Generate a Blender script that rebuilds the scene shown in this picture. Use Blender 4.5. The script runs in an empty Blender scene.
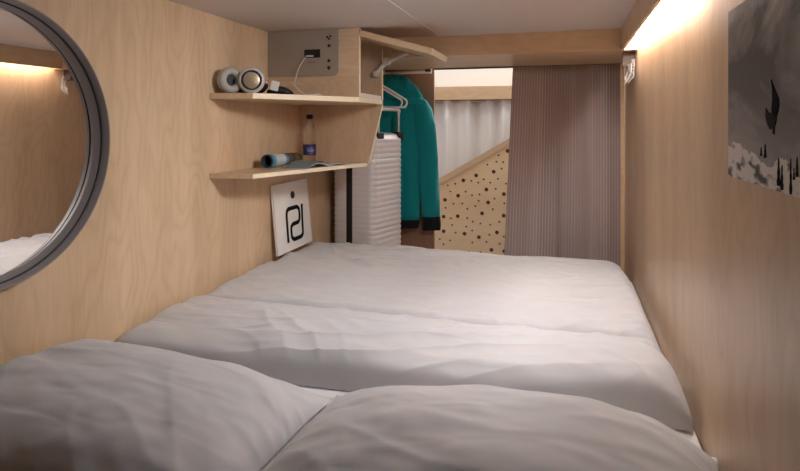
import bpy, bmesh, math, random
from mathutils import Vector, Matrix, noise

E = 1.2                      # eye height: shapes are written relative to the eye level, floor is z = 0
C = bpy.context.scene.collection
random.seed(4)
PI = math.pi
R = math.radians

# ------------------------------------------------------------------ materials
def srgb(r, g, b):
    f = lambda c: ((c/255+.055)/1.055)**2.4 if c > 10 else c/255/12.92
    return (f(r), f(g), f(b), 1)

def newmat(name, col=(.8,.8,.8,1), rough=.5, metal=0, spec=.5):
    m = bpy.data.materials.new(name); m.use_nodes = True
    b = m.node_tree.nodes['Principled BSDF']
    b.inputs['Base Color'].default_value = col
    b.inputs['Roughness'].default_value = rough
    b.inputs['Metallic'].default_value = metal
    b.inputs['Specular IOR Level'].default_value = spec
    return m

def N(m, typ, **kw):
    n = m.node_tree.nodes.new(typ)
    for k, v in kw.items():
        setattr(n, k, v)
    return n
def L(m, a, b): m.node_tree.links.new(a, b)
def bsdf(m): return m.node_tree.nodes['Principled BSDF']

def mathn(m, op, a, b=None, c=None):
    n = N(m, 'ShaderNodeMath', operation=op)
    for i, v in enumerate((a, b, c)):
        if v is None: continue
        if isinstance(v, (int, float)): n.inputs[i].default_value = v
        else: L(m, v, n.inputs[i])
    return n.outputs[0]

def ramp(m, fac, stops):
    r = N(m, 'ShaderNodeValToRGB')
    while len(r.color_ramp.elements) < len(stops): r.color_ramp.elements.new(.5)
    for e, (p, c) in zip(r.color_ramp.elements, stops):
        e.position = p; e.color = c
    L(m, fac, r.inputs[0])
    return r.outputs[0]

def wood(name, light, dark, axis='z', rough=.36, gs=1.0, seed=0.0):
    m = newmat(name, light, rough)
    tc = N(m, 'ShaderNodeTexCoord')
    def mapped(s_long, s_cross):
        mp = N(m, 'ShaderNodeMapping')
        s = {'z': (s_cross, s_cross, s_long), 'x': (s_long, s_cross, s_cross), 'y': (s_cross, s_long, s_cross)}[axis]
        mp.inputs['Scale'].default_value = s
        mp.inputs['Location'].default_value = (seed, seed*1.7, seed*.3)
        L(m, tc.outputs['Object'], mp.inputs[0]); return mp.outputs[0]
    n1 = N(m, 'ShaderNodeTexNoise'); n1.inputs['Scale'].default_value = 1; n1.inputs['Detail'].default_value = 4
    L(m, mapped(.9*gs, 7*gs), n1.inputs['Vector'])
    # cathedral rings: contour lines of a slow field
    n2 = N(m, 'ShaderNodeTexNoise'); n2.inputs['Scale'].default_value = 1; n2.inputs['Detail'].default_value = 2
    L(m, mapped(1.6*gs, 5*gs), n2.inputs['Vector'])
    rings = mathn(m, 'PINGPONG', mathn(m, 'MULTIPLY', n2.outputs[0], 24), 1)
    rings = mathn(m, 'POWER', rings, 2.2)
    n3 = N(m, 'ShaderNodeTexNoise'); n3.inputs['Scale'].default_value = 1; n3.inputs['Detail'].default_value = 3
    L(m, mapped(9*gs, 190*gs), n3.inputs['Vector'])
    f = mathn(m, 'ADD', mathn(m, 'MULTIPLY', n1.outputs[0], .75), mathn(m, 'MULTIPLY', rings, .14))
    f = mathn(m, 'ADD', f, mathn(m, 'MULTIPLY', n3.outputs[0], .34))
    f = mathn(m, 'SUBTRACT', f, .12)
    col = ramp(m, f, [(.22, light), (.85, dark)])
    L(m, col, bsdf(m).inputs['Base Color'])
    return m

WL, WD = srgb(226,199,167), srgb(190,158,123)
M_wall = wood('maple_veneer_upright', WL, WD, 'z')
M_wood_y = wood('maple_veneer_along', WL, WD, 'y', seed=3)
M_wood_x = wood('maple_veneer_across', srgb(222,194,160), srgb(192,158,122), 'x', seed=5)
M_box = wood('maple_box_panel', srgb(216,188,158), srgb(184,152,122), 'x', seed=8, gs=1.4)
M_niche = wood('maple_niche_panel', srgb(216,188,158), srgb(184,152,122), 'z', seed=9, gs=1.4)
M_brown = wood('brown_laminate', srgb(170,134,112), srgb(150,114,94), 'z', seed=2)
M_edge = wood('plywood_edge', srgb(250,234,206), srgb(242,222,190), 'y', seed=1)
M_ceil = newmat('ceiling_paint', srgb(208,199,195), .6)
M_floor = wood('floor_laminate', srgb(120,95,75), srgb(90,70,55), 'y')
M_white = newmat('white_paint', srgb(235,234,230), .6)
M_dark = newmat('black_plastic', srgb(22,22,24), .45)
M_darkhole = newmat('dark_brass', srgb(60,46,36), .35, .7)
M_steel = newmat('grey_powder_metal', srgb(150,141,140), .4, .2)
M_groove = newmat('black_gasket', srgb(14,14,16), .6)
M_mirror = newmat('mirror_glass', srgb(238,236,234), .01, 1.0)
M_alu = newmat('aluminium', srgb(200,198,194), .35, .9)
M_chrome = newmat('chrome_wire', srgb(225,225,228), .18, 1)
M_greyplate = newmat('grey_beige_plate', srgb(158,144,132), .5)
M_plast_w = newmat('white_plastic', srgb(232,228,222), .38)
M_grey = newmat('light_grey_plastic', srgb(200,196,192), .42)
M_pad = newmat('grey_leather_pad', srgb(176,172,168), .7)
M_beige = newmat('beige_disc', srgb(196,176,150), .35, .5)
M_black = newmat('black_print', srgb(8,8,9), .7, spec=.1)
M_signw = newmat('white_board', srgb(236,232,228), .5)
M_led = newmat('led_diffuser', (1,1,1,1), .5)
bsdf(M_led).inputs['Emission Color'].default_value = (1.0, .975, .95, 1)
bsdf(M_led).inputs['Emission Strength'].default_value = 52.0

def fabric(name, col, rough=.9, weave=500, bump=.06, sheen=.25):
    m = newmat(name, col, rough, spec=.2)
    b = bsdf(m)
    b.inputs['Sheen Weight'].default_value = sheen
    tc = N(m, 'ShaderNodeTexCoord')
    nz = N(m, 'ShaderNodeTexNoise'); nz.inputs['Scale'].default_value = weave; nz.inputs['Detail'].default_value = 1
    L(m, tc.outputs['Object'], nz.inputs['Vector'])
    bp = N(m, 'ShaderNodeBump'); bp.inputs['Strength'].default_value = bump; bp.inputs['Distance'].default_value = .002
    L(m, nz.outputs[0], bp.inputs['Height']); L(m, bp.outputs[0], b.inputs['Normal'])
    return m
M_bed = newmat('grey_lilac_cotton', srgb(200,198,201), .88, spec=.25)
def _bed(m):
    bsdf(m).inputs['Sheen Weight'].default_value = .2
    tc = N(m, 'ShaderNodeTexCoord')
    prev = None
    for sc_, rot, dist, st in (((2.6, 9, 6), .12, .022, .6), ((5, 17, 10), -.30, .011, .6), ((11, 9, 9), .7, .006, .4), ((420,)*3, 0, .0006, .25)):
        mp = N(m, 'ShaderNodeMapping'); mp.inputs['Scale'].default_value = sc_; mp.inputs['Rotation'].default_value = (0, 0, rot); L(m, tc.outputs['Object'], mp.inputs[0])
        nz = N(m, 'ShaderNodeTexNoise'); nz.noise_type = 'RIDGED_MULTIFRACTAL' if sc_[0] < 100 else 'FBM'
        nz.inputs['Scale'].default_value = 1; nz.inputs['Detail'].default_value = 1.5; nz.inputs['Distortion'].default_value = .5 if sc_[0] < 100 else 0
        L(m, mp.outputs[0], nz.inputs['Vector'])
        bp = N(m, 'ShaderNodeBump'); bp.inputs['Strength'].default_value = st; bp.inputs['Distance'].default_value = dist
        L(m, nz.outputs[0], bp.inputs['Height'])
        if prev: L(m, prev, bp.inputs['Normal'])
        prev = bp.outputs[0]
    L(m, prev, bsdf(m).inputs['Normal'])
_bed(M_bed)
M_sheet = fabric('white_sheet', srgb(228,226,224))
M_teal = fabric('teal_softshell', srgb(6,140,146), .75, 300, .1, .2)
M_tealblack = fabric('black_rib_knit', srgb(20,20,22), .9)
M_drape = fabric('white_curtain_cloth', srgb(232,230,228))
M_rubber = newmat('black_rubber', srgb(18,18,18), .8)

# mauve curtain with thin pale pinstripes, denser in some bands
M_curt = newmat('mauve_pinstripe', srgb(122,106,102), .85, spec=.2)
def _curt(m):
    tc = N(m, 'ShaderNodeTexCoord'); sp = N(m, 'ShaderNodeSeparateXYZ'); L(m, tc.outputs['UV'], sp.inputs[0])
    x = sp.outputs[0]
    fr = mathn(m, 'FRACT', mathn(m, 'MULTIPLY', x, 1/.0145))
    line = mathn(m, 'LESS_THAN', mathn(m, 'ABSOLUTE', mathn(m, 'SUBTRACT', fr, .5)), .13)
    nz = N(m, 'ShaderNodeTexNoise', noise_dimensions='1D'); nz.inputs['Scale'].default_value = 9; nz.inputs['Detail'].default_value = 2
    L(m, x, nz.inputs['W'])
    band = ramp(m, nz.outputs[0], [(.40, (0.12,)*3+(1,)), (.62, (1,1,1,1))])
    f = mathn(m, 'MULTIPLY', line, band)
    nz2 = N(m, 'ShaderNodeTexNoise', noise_dimensions='1D'); nz2.inputs['Scale'].default_value = 6; L(m, mathn(m, 'ADD', x, 7.0), nz2.inputs['W'])
    base = ramp(m, nz2.outputs[0], [(.4, srgb(160,144,142)), (.6, srgb(172,156,154))])
    mx = N(m, 'ShaderNodeMix', data_type='RGBA'); L(m, f, mx.inputs[0]); L(m, base, mx.inputs[6]); mx.inputs[7].default_value = srgb(200,188,186)
    L(m, mx.outputs[2], bsdf(m).inputs['Base Color'])
_curt(M_curt)

# ------------------------------------------------------------------ mesh helpers (coordinates relative to the eye)
def box(bm, x0, x1, y0, y1, z0, z1):
    vs = [bm.verts.new(p) for p in ((x0,y0,z0),(x1,y0,z0),(x1,y1,z0),(x0,y1,z0),(x0,y0,z1),(x1,y0,z1),(x1,y1,z1),(x0,y1,z1))]
    for f in ((0,3,2,1),(4,5,6,7),(0,1,5,4),(1,2,6,5),(2,3,7,6),(3,0,4,7)):
        bm.faces.new([vs[i] for i in f])
    return vs

def prism(bm, pts, axis, a, b):
    """pts: 2-D outline; axis 'x': pts are (y,z); 'y': (x,z); 'z': (x,y)."""
    def P(p, t):
        return {'x': (t,p[0],p[1]), 'y': (p[0],t,p[1]), 'z': (p[0],p[1],t)}[axis]
    A = [bm.verts.new(P(p, a)) for p in pts]; B = [bm.verts.new(P(p, b)) for p in pts]
    bm.faces.new(A); bm.faces.new(B[::-1])
    n = len(pts)
    for i in range(n):
        bm.faces.new((A[i], B[i], B[(i+1)%n], A[(i+1)%n]))
    bmesh.ops.recalc_face_normals(bm, faces=bm.faces)

def tube(bm, pts, r, seg=8, caps=True):
    pts = [Vector(p) for p in pts]; rings = []
    rr = r if isinstance(r, (list, tuple)) else [r]*len(pts)
    up = None
    for i, p in enumerate(pts):
        t = (pts[min(i+1, len(pts)-1)] - pts[max(i-1, 0)]).normalized()
        if up is None:
            up = Vector((0,0,1)) if abs(t.z) < .9 else Vector((1,0,0))
        s = t.cross(up).normalized(); u = s.cross(t).normalized(); up = u
        rings.append([bm.verts.new(p + (s*math.cos(2*PI*k/seg) + u*math.sin(2*PI*k/seg))*rr[i]) for k in range(seg)])
    for a, b in zip(rings, rings[1:]):
        for k in range(seg):
            bm.faces.new((a[k], a[(k+1)%seg], b[(k+1)%seg], b[k]))
    if caps:
        bm.faces.new(rings[0][::-1]); bm.faces.new(rings[-1])
    bmesh.ops.recalc_face_normals(bm, faces=bm.faces)

def lathe(bm, prof, seg=32, M=Matrix.Identity(4), close=False):
    """prof: (radius, height) about +z, moved by M."""
    rings = []
    for r, h in prof:
        if r < 1e-6: rings.append([bm.verts.new(M @ Vector((0,0,h)))])
        else: rings.append([bm.verts.new(M @ Vector((r*math.cos(2*PI*k/seg), r*math.sin(2*PI*k/seg), h))) for k in range(seg)])
    pairs = list(zip(rings, rings[1:]))
    if close: pairs.append((rings[-1], rings[0]))
    for a, b in pairs:
        for k in range(seg):
            k2 = (k+1) % seg
            if len(a) == 1 and len(b) == 1: continue
            if len(a) == 1: bm.faces.new((a[0], b[k2], b[k]))
            elif len(b) == 1: bm.faces.new((a[k], a[k2], b[0]))
            else: bm.faces.new((a[k], a[k2], b[k2], b[k]))
    bmesh.ops.recalc_face_normals(bm, faces=bm.faces)

def loft(bm, rings, caps=True):
    rs = [[bm.verts.new(p) for p in ring] for ring in rings]
    n = len(rs[0])
    for a, b in zip(rs, rs[1:]):
        for k in range(n):
            bm.faces.new((a[k], a[(k+1)%n], b[(k+1)%n], b[k]))
    if caps:
        bm.faces.new(rs[0][::-1]); bm.faces.new(rs[-1])
    bmesh.ops.recalc_face_normals(bm, faces=bm.faces)

def bezier(pts, n=8):
    """Catmull-Rom through pts."""
    pts = [Vector(p) for p in pts]; out = []
    q = [pts[0]] + pts + [pts[-1]]
    for i in range(1, len(q)-2):
        for k in range(n):
            t = k/n; p0, p1, p2, p3 = q[i-1], q[i], q[i+1], q[i+2]
            out.append(.5*((2*p1) + (p2-p0)*t + (2*p0-5*p1+4*p2-p3)*t*t + (3*p1-p0-3*p2+p3)*t**3))
    out.append(pts[-1]); return out

def empty(name, loc, label=None, cat=None, group=None):
    o = bpy.data.objects.new(name, None); C.objects.link(o)
    o.location = (loc[0], loc[1], loc[2]+E); o.empty_display_size = .05
    if label: o['label'] = label; o['category'] = cat
    if group: o['group'] = group
    return o

def mk(name, bm, mat, parent=None, label=None, cat=None, group=None, kind=None, smooth=False, bevel=0, origin=None):
    me = bpy.data.meshes.new(name)
    if parent is not None:
        off = Vector(parent.matrix_world_acc if hasattr(parent, 'matrix_world_acc') else ACC[parent])
    else:
        vs = [v.co for v in bm.verts]
        off = Vector(((min(v.x for v in vs)+max(v.x for v in vs))/2, (min(v.y for v in vs)+max(v.y for v in vs))/2, min(v.z for v in vs)))
        if origin: off = Vector(origin)
    bmesh.ops.translate(bm, verts=bm.verts, vec=-off)
    bm.to_mesh(me); bm.free()
    for p in me.polygons: p.use_smooth = bool(smooth)
    o = bpy.data.objects.new(name, me); C.objects.link(o)
    me.materials.append(mat)
    if parent is not None: o.parent = parent
    else: o.location = off + Vector((0,0,E))
    ACC[o] = off
    if label: o['label'] = label
    if cat: o['category'] = cat
    if group: o['group'] = group
    if kind: o['kind'] = kind
    if bevel:
        b = o.modifiers.new('bevel', 'BEVEL'); b.width = bevel; b.segments = 2; b.limit_method = 'ANGLE'
    if smooth and smooth is not True:
        try:
            me.set_sharp_from_angle(angle=R(smooth))
        except Exception: pass
    return o
ACC = {}
def thing(name, loc, label, cat, group=None):
    o = empty(name, loc, label, cat, group); ACC[o] = Vector(loc); return o
def B(): return bmesh.new()
def structure(name, bm, mat, **kw): return mk(name, bm, mat, kind='structure', **kw)

# ------------------------------------------------------------------ key dimensions
XL, XR = -1.308, .300          # side walls
ZC, ZS = .425, .330            # ceiling, soffit of the far beam
YB, YS = 2.725, 3.330          # beam front, end wall
ZB = -.605                     # bed top
ZF = -E                        # floor
YN = -1.1                      # room end behind the camera
ZP = -.88                      # raised cabin floor

# ------------------------------------------------------------------ setting
b = B(); box(b, XL-.02, XR+.02, YN, YS+.02, ZP-.04, ZP); box(b, XL-.02, -.745, YS+.02, YS+.15, ZP-.04, ZP); structure('floor', b, M_floor)
b = B(); box(b, -3.2, 3.0, YS+.02, 5.2, ZF-.05, ZF); structure('floor_corridor', b, M_floor)
b = B(); box(b, XL-.03, XL, YN, YS+.15, ZP-.04, ZC+.03); structure('wall_left', b, M_wall)
b = B(); box(b, XR, XR+.03, YN, YS+.02, ZP-.04, ZC+.03); structure('wall_right', b, M_wall)
b = B(); box(b, XL-.03, XR+.03, YN-.03, YN, ZP-.04, ZC+.03); structure('wall_near', b, M_brown)
# ceiling: two sheets meeting in a fine open joint
b = B(); box(b, XL-.03, -.5815, YN, YS+.02, ZC, ZC+.03); box(b, -.5785, XR+.03, YN, YS+.02, ZC, ZC+.03); box(b, -.59, -.57, YN, YS+.02, ZC+.002, ZC+.03); box(b, XL-.03, -.745, YS+.02, YS+.15, ZC, ZC+.03)
structure('ceiling', b, M_ceil)
M_joint = newmat('ceiling_joint_filler', srgb(244,240,236), .5)
b = B(); box(b, -.5815, -.5785, YN, YB, ZC-.001, ZC+.002); structure('trim_5', b, M_joint)
# end wall left of the way out and slim jamb on the right
b = B(); box(b, XL, -.774, YS+.13, YS+.15, ZP, ZC); structure('wall_far', b, M_brown)
b = B(); box(b, .284, XR, YS-.005, YS+.02, ZP, ZS); structure('trim_6', b, M_wood_x)
# beam with its soffit
b = B(); box(b, XL, XR, YB, YS, ZS, ZC); box(b, -.745, XR, YS, YS+.02, ZS, ZC); structure('trim_1', b, M_wood_x)
# fascia of the light cove
b = B(); box(b, .232, .244, YN, YB, .328, ZC); structure('trim_2', b, M_wood_y, bevel=.001)
b = B(); box(b, XR-.005, XR, YN, 2.70, .379, .386); structure('trim_3', b, newmat('brown_joint', srgb(120,84,56), .6))
# small dark end block where the beam meets the right wall
b = B(); box(b, .246, XR, 2.80, 2.83, .268, ZS)
structure('trim_4', b, newmat('dark_bracket', srgb(84,64,54), .5))

# ------------------------------------------------------------------ LED strip in the cove
t = thing('light_strip', (XR, 1.0, .40), 'bright warm light strip tucked in the ceiling cove along the right wall', 'light')
b = B(); box(b, .270, XR-.0005, 1.4, 2.70, .400, .406); mk('housing', b, M_alu, t)
b = B(); box(b, .273, .2955, 1.405, 2.695, .390, .400); mk('diffuser', b, M_led, t)

# ------------------------------------------------------------------ mirror
t = thing('round_mirror', (XL, 1.035, -.041), 'large round mirror in a grey metal ring with a black groove on the left wall', 'mirror')
MX = Matrix.Translation((XL, 1.035, -.041)) @ Matrix.Rotation(R(90), 4, 'Y')
b = B(); lathe(b, [(.324,.002),(.3325,.0215),(.3338,.0215),(.3385,.044),(.3398,.0455),(.3425,.0455),(.344,.044),(.344,.001),(.324,.001)], 128, MX); mk('ring_frame', b, M_steel, t, smooth=30)
b = B(); lathe(b, [(.3322,.020),(.3322,.0255),(.3348,.0265),(.3348,.020)], 128, MX, close=True); mk('groove', b, M_groove, t, smooth=30, label='black groove line round the ring')
b = B(); lathe(b, [(0,.0035),(.3252,.0035),(.3252,.001),(0,.001)], 128, MX); mk('mirror_glass', b, M_mirror, t)

# ------------------------------------------------------------------ picture on the right wall
PY0, PY1, PZ0, PZ1 = .70, 1.222, -.0956, .2126
t = thing('wall_picture', (XR, .97, PZ0), 'unframed black and white photo print of a skier leaping above snowy mountains', 'picture')
M_sky = newmat('printed_sky', srgb(90,84,82), .55)
def _sky(m):
    tc = N(m, 'ShaderNodeTexCoord'); sp = N(m, 'ShaderNodeSeparateXYZ'); L(m, tc.outputs['Object'], sp.inputs[0])
    y, z = sp.outputs[1], sp.outputs[2]
    mp = N(m, 'ShaderNodeMapping'); mp.inputs['Scale'].default_value = (1, 2.2, 4.6); mp.inputs['Rotation'].default_value = (.6,0,0); L(m, tc.outputs['Object'], mp.inputs[0])
    n = N(m, 'ShaderNodeTexNoise'); n.inputs['Scale'].default_value = 1.5; n.inputs['Detail'].default_value = 6; n.inputs['Roughness'].default_value = .55; n.inputs['Distortion'].default_value = .5
    L(m, mp.outputs[0], n.inputs['Vector'])
    cloud = ramp(m, n.outputs[0], [(.44, (0,0,0,1)), (.70, (.85,.85,.85,1))])
    base = ramp(m, mathn(m, 'MULTIPLY', z, 3.2), [(.20, srgb(146,141,141)), (.45, srgb(106,101,102)), (.8, srgb(78,75,76))])
    mx = N(m, 'ShaderNodeMix', data_type='RGBA'); L(m, cloud, mx.inputs[0]); L(m, base, mx.inputs[6]); mx.inputs[7].default_value = srgb(212,206,205)
    # snowy ridge in the lower part of the print
    n2 = N(m, 'ShaderNodeTexNoise'); n2.inputs['Scale'].default_value = 11; n2.inputs['Detail'].default_value = 5; mr = N(m, 'ShaderNodeMapping'); mr.inputs['Scale'].default_value = (0, .8, 0); L(m, tc.outputs['Object'], mr.inputs[0]); L(m, mr.outputs[0], n2.inputs['Vector'])
    n3 = N(m, 'ShaderNodeTexNoise'); n3.inputs['Scale'].default_value = 34; n3.inputs['Detail'].default_value = 5; mq = N(m, 'ShaderNodeMapping'); mq.inputs['Scale'].default_value = (1, .6, 1.5); L(m, tc.outputs['Object'], mq.inputs[0]); L(m, mq.outputs[0], n3.inputs['Vector'])
    ridge = mathn(m, 'ADD', mathn(m, 'MULTIPLY', n2.outputs[0], .10), mathn(m, 'MULTIPLY', y, .10))
    ridge = mathn(m, 'ADD', ridge, -.012)
    below = mathn(m, 'LESS_THAN', z, ridge)
    rock = mathn(m, 'ADD', n3.outputs[0], mathn(m, 'MULTIPLY', mathn(m, 'SUBTRACT', .05, z), 2.4))
    snow = ramp(m, rock, [(.57, srgb(232,226,223)), (.70, srgb(80,76,75))])
    m2 = N(m, 'ShaderNodeMix', data_type='RGBA'); L(m, below, m2.inputs[0]); L(m, mx.outputs[2], m2.inputs[6]); L(m, snow, m2.inputs[7])
    L(m, m2.outputs[2], bsdf(m).inputs['Base Color'])
_sky(M_sky)
b = B(); box(b, XR-.006, XR-.0005, PY0, PY1, PZ0, PZ1); mk('print_panel', b, M_sky, t)
M_ink = newmat('dark_ink', srgb(22,20,20), .8, spec=.08)
M_ink2 = newmat('grey_ink', srgb(50,47,46), .8, spec=.08)
def wpt(u, v):   # picture pixel -> (y, z) on the right wall
    f = 580.; th = math.atan(166/f); s, c = math.sin(th), math.cos(th); a = (u-400)/f
    d = (XR-.0065)/(-s + a*c); return (d*(c+a*s), (125-v)/f*d)
x0 = XR-.0072
b = B(); prism(b, [wpt(*p) for p in ((771.2,79.5),(773.6,86),(776.4,93),(778.6,98),(779.2,105),(778.2,111),(776.4,116.5),(772.6,115.5),(771.8,109),(772.6,99),(772.4,90))], 'x', x0, x0+.0016); mk('printed_skier', b, M_ink, t)
b = B(); prism(b, [wpt(*p) for p in ((766,108),(768.4,112),(771,113),(776.6,114.5),(776.4,121),(774.6,127),(774.4,134.5),(773,134),(772.4,128.5),(770,129.5),(767.6,124.5),(765.6,116))], 'x', x0, x0+.0016); mk('printed_skis', b, M_ink2, t)
for (u, v0, v1, w) in ((778.5,158,186,3.2),(781.8,165,190,2.6),(790.6,158,194.5,2.2),(797,157,177,2.4),(793.8,168,180,1.6),(765,144,158,2.2),(761,147,156,1.6)):
    k = 7
    left = []; right = []
    for i in range(k):
        q = i/(k-1); v = v0+(v1-v0)*q; ww = w*1.5*(.12+.8*q)*(1 if i % 2 else .62)
        left.append(wpt(u-ww/2, v)); right.append(wpt(u+ww/2, v))
    b = B(); prism(b, left + right[::-1], 'x', x0+.0004, x0+.0016); mk('printed_tree', b, M_ink, t)

# ------------------------------------------------------------------ cupboard with shelf, control panel opening and lifting flap
XC = -.867; YC = 2.38
t = thing('wall_cupboard', (XL, 2.55, .10), 'maple cupboard high in the left corner with its flap lifted open', 'cupboard')
b = B(); box(b, XL+.0005, XC, YC, YC+.018, .1222, ZC-.001); mk('front_panel', b, M_box, t)
b = B(); prism(b, [(XL+.0005,.0995),(XC,.0995),(XC,ZC-.001),(XL+.0005,ZC-.001)], 'y', YB-.0195, YB-.0015)
mk('end_panel', b, M_niche, t)
b = B()
prism(b, [(XL+.0005,.0988),(XC+.001,.0988),(-.931,-.170),(-.937,-.186),(-.950,-.199),(-.97,-.2035),(XL+.0005,-.2035)], 'y', YB-.0195, YB-.0015)
mk('bracket_panel', b, M_niche, t)
b = B(); prism(b, [(XL+.0005,1.925),(-1.137,1.95),(-.880,2.36),(-.866,2.375),(-.866,YB-.02),(XL+.0005,YB-.02)], 'z', .0995, .1215); mk('shelf_board', b, M_wood_y, t, bevel=.0015)
def edge_strip(name, parent, outline, z0, z1, lab):
    b = B(); out = []
    for i, p in enumerate(outline):
        a = Vector(outline[max(i-1,0)]); c = Vector(outline[min(i+1,len(outline)-1)]); d = (c-a).normalized(); out.append((p[0]+d.y*.0012, p[1]-d.x*.0012))
    prism(b, list(outline) + out[::-1], 'z', z0, z1); mk(name, b, M_edge, parent, label=lab)
edge_strip('shelf_edge', t, [(-1.136,1.9515),(-.880,2.36),(-.866,2.375),(-.866,YB-.021)], .1003, .1207, 'pale plywood front edge of the shelf board')
b = B(); ol = [(XC+.001,.0988),(-.931,-.170),(-.937,-.186),(-.950,-.199)]
prism(b, ol + [(x+.0012, z-.0003) for x, z in ol[::-1]], 'y', YB-.019, YB-.002); mk('bracket_edge', b, M_edge, t, label='pale plywood edge of the slanting bracket')
# flap: hinged along the top, hanging out slightly below level
h0 = Vector((XC+.002, 0, .401)); fx = Vector((.962, 0, -.273)).normalized(); fn = Vector((.273, 0, .962)).normalized()
b = B(); Lf = .335
pts = [h0 - fn*.013, h0 + fx*Lf - fn*.013, h0 + fx*Lf + fn*.013, h0 + fn*.013]
prism(b, [(p.x, p.z) for p in pts], 'y', YC, YB-.022)
fl = mk('flap_door', b, M_wood_x, t, bevel=.001)
b = B(); e0 = h0 + fx*Lf
prism(b, [(p.x, p.z) for p in (e0-fn*.0128, e0+fx*.0008-fn*.0128, e0+fx*.0008+fn*.0128, e0+fn*.0128)], 'y', YC+.001, YB-.023); mk('flap_edge', b, M_edge, fl, label='pale plywood edge of the flap')
b = B()
ya = YB-.05
tube(b, [(-.888,ya,.252),(-.832,ya,.306)], [.010,.012], 10); tube(b, [(-.832,ya,.306),(-.742,ya,.340)], [.012,.008], 10)
M2 = Matrix.Translation((-.832, ya+.012, .306)) @ Matrix.Rotation(R(90), 4, 'X'); lathe(b, [(0,0),(.019,0),(.019,.024),(0,.024)], 20, M2)
box(b, -.760, -.725, ya-.012, ya+.012, .336, .343); box(b, -.896, -.880, ya-.012, ya+.03, .236, .262)
mk('lift_arm', b, M_grey, t, smooth=40)
# pale plywood edge along the visible opening
for y_, z_ in ((YC+.009, .388), (YB-.0105, .37)):
    b = B(); box(b, XC-.0002, XC+.0012, y_-.0085, y_+.0085, .123, z_); mk('opening_edge', b, M_edge, t, label='pale plywood edge of the opening')

# lower shelf
b = B(); prism(b, [(XL+.0005,1.925),(-1.137,1.95),(-.945,YB-.021),(XL+.0005,YB-.021)], 'z', -.2035, -.1855)
ws = mk('wall_shelf', b, M_wood_y, label='lower maple shelf on the left wall carrying the water bottle', cat='shelf', bevel=.0015)

edge_strip('shelf_edge', ws, [(-1.136,1.9515),(-.945,YB-.0215)], -.2029, -.1862, 'pale plywood front edge of the shelf')
# control panel plate
t = thing('control_panel', (-1.13, YC, .22), 'grey control plate with small screen and sockets beside the cupboard', 'control panel')
def rrect(x0, x1, z0, z1, r, corners):
    out = []
    for (cx, cz, a0, on) in ((x1-r, z0+r, -90, corners[0]), (x1-r, z1-r, 0, corners[1]), (x0+r, z1-r, 90, corners[2]), (x0+r, z0+r, 180, corners[3])):
        if on:
            for k in range(9): out.append((cx + r*math.cos(R(a0+90*k/8)), cz + r*math.sin(R(a0+90*k/8))))
        else:
            out.append((cx + r*(1 if a0 in (-90,0) else -1), cz + r*(1 if a0 in (0,90) else -1)))
    return out
b = B(); prism(b, rrect(XL+.002, -.962, .2175, ZC-.004, .025, (1,0,0,0)), 'y', YC-.005, YC-.0002); mk('plate', b, M_greyplate, t, smooth=40)
def cpt(u, v, Y=YC-.006):   # pixel -> (x, z) at depth Y
    f = 580.; th = math.atan(166/f); s, c = math.sin(th), math.cos(th); a = (u-400)/f
    d = Y/(c + a*s); return (d*(-s + a*c), (125-v)/f*d)
p0 = cpt(304.5, 58); p1 = cpt(320, 49.2)
b = B(); box(b, p0[0], p1[0], YC-.007, YC-.005, p0[1], p1[1]); scr = mk('screen', b, newmat('screen_glass', srgb(26,24,24), .25), t, label='small black screen')
p0 = cpt(306.5, 57); p1 = cpt(313.5, 55.2)
b = B(); box(b, p0[0], p1[0], YC-.0076, YC-.007, p0[1], p1[1]); mk('screen_reading', b, M_grey, scr)
for (u, v) in ((329.0,45.6),(328.9,60.6)):
    b = B(); x, z = cpt(u, v); lathe(b, [(0,.0032),(.0052,.0032),(.0072,.001),(.0072,0),(0,0)], 20, Matrix.Translation((x, YC-.005, z)) @ Matrix.Rotation(R(90), 4, 'X')); mk('socket', b, M_dark, t, smooth=40)
b = B()
for (u, v) in ((327.4,37.0),(330.4,36.2),(329.1,38.8)):
    x, z = cpt(u, v); lathe(b, [(0,.003),(.0046,.003),(.0046,0),(0,0)], 14, Matrix.Translation((x, YC-.005, z)) @ Matrix.Rotation(R(90), 4, 'X'))
mk('plug_socket', b, M_dark, t, smooth=40)
b = B(); x, z = cpt(328.7, 67.6); lathe(b, [(0,.0032),(.0066,.0032),(.0074,0),(0,0)], 20, Matrix.Translation((x, YC-.005, z)) @ Matrix.Rotation(R(90), 4, 'X')); box(b, x-.002, x+.002, YC-.008, YC-.005, z-.010, z); mk('dial', b, M_dark, t, smooth=40)
b = B()
x, z = cpt(311.5, 62.3); box(b, x-.014, x+.010, YC-.0056, YC-.005, z-.0006, z+.0006); box(b, x-.004, x+.003, YC-.0056, YC-.005, z+.0025, z+.0036); box(b, x-.007, x, YC-.0056, YC-.005, z-.0038, z-.0027)
lathe(b, [(0,.0006),(.0024,.0006),(.0024,0),(0,0)], 12, Matrix.Translation((x-.014, YC-.005, z)) @ Matrix.Rotation(R(90), 4, 'X'))
prism(b, [(x+.010,z-.0026),(x+.0155,z),(x+.010,z+.0026)], 'y', YC-.0056, YC-.005)
mk('usb_mark', b, M_dark, t)
b = B()     # speaker perforation
for i in range(11):
    for j in range(11):
        if (i-5)**2 + (j-5)**2 > 27: continue
        x, z = cpt(273.5 + 2.0*i, 42 + 1.9*j)
        lathe(b, [(0,.0006),(.0011,.0006),(.0011,0),(0,0)], 6, Matrix.Translation((x, YC-.005, z)) @ Matrix.Rotation(R(90), 4, 'X'))
mk('speaker_holes', b, newmat('hole_shade', srgb(120,108,98), .7), t)

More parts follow.
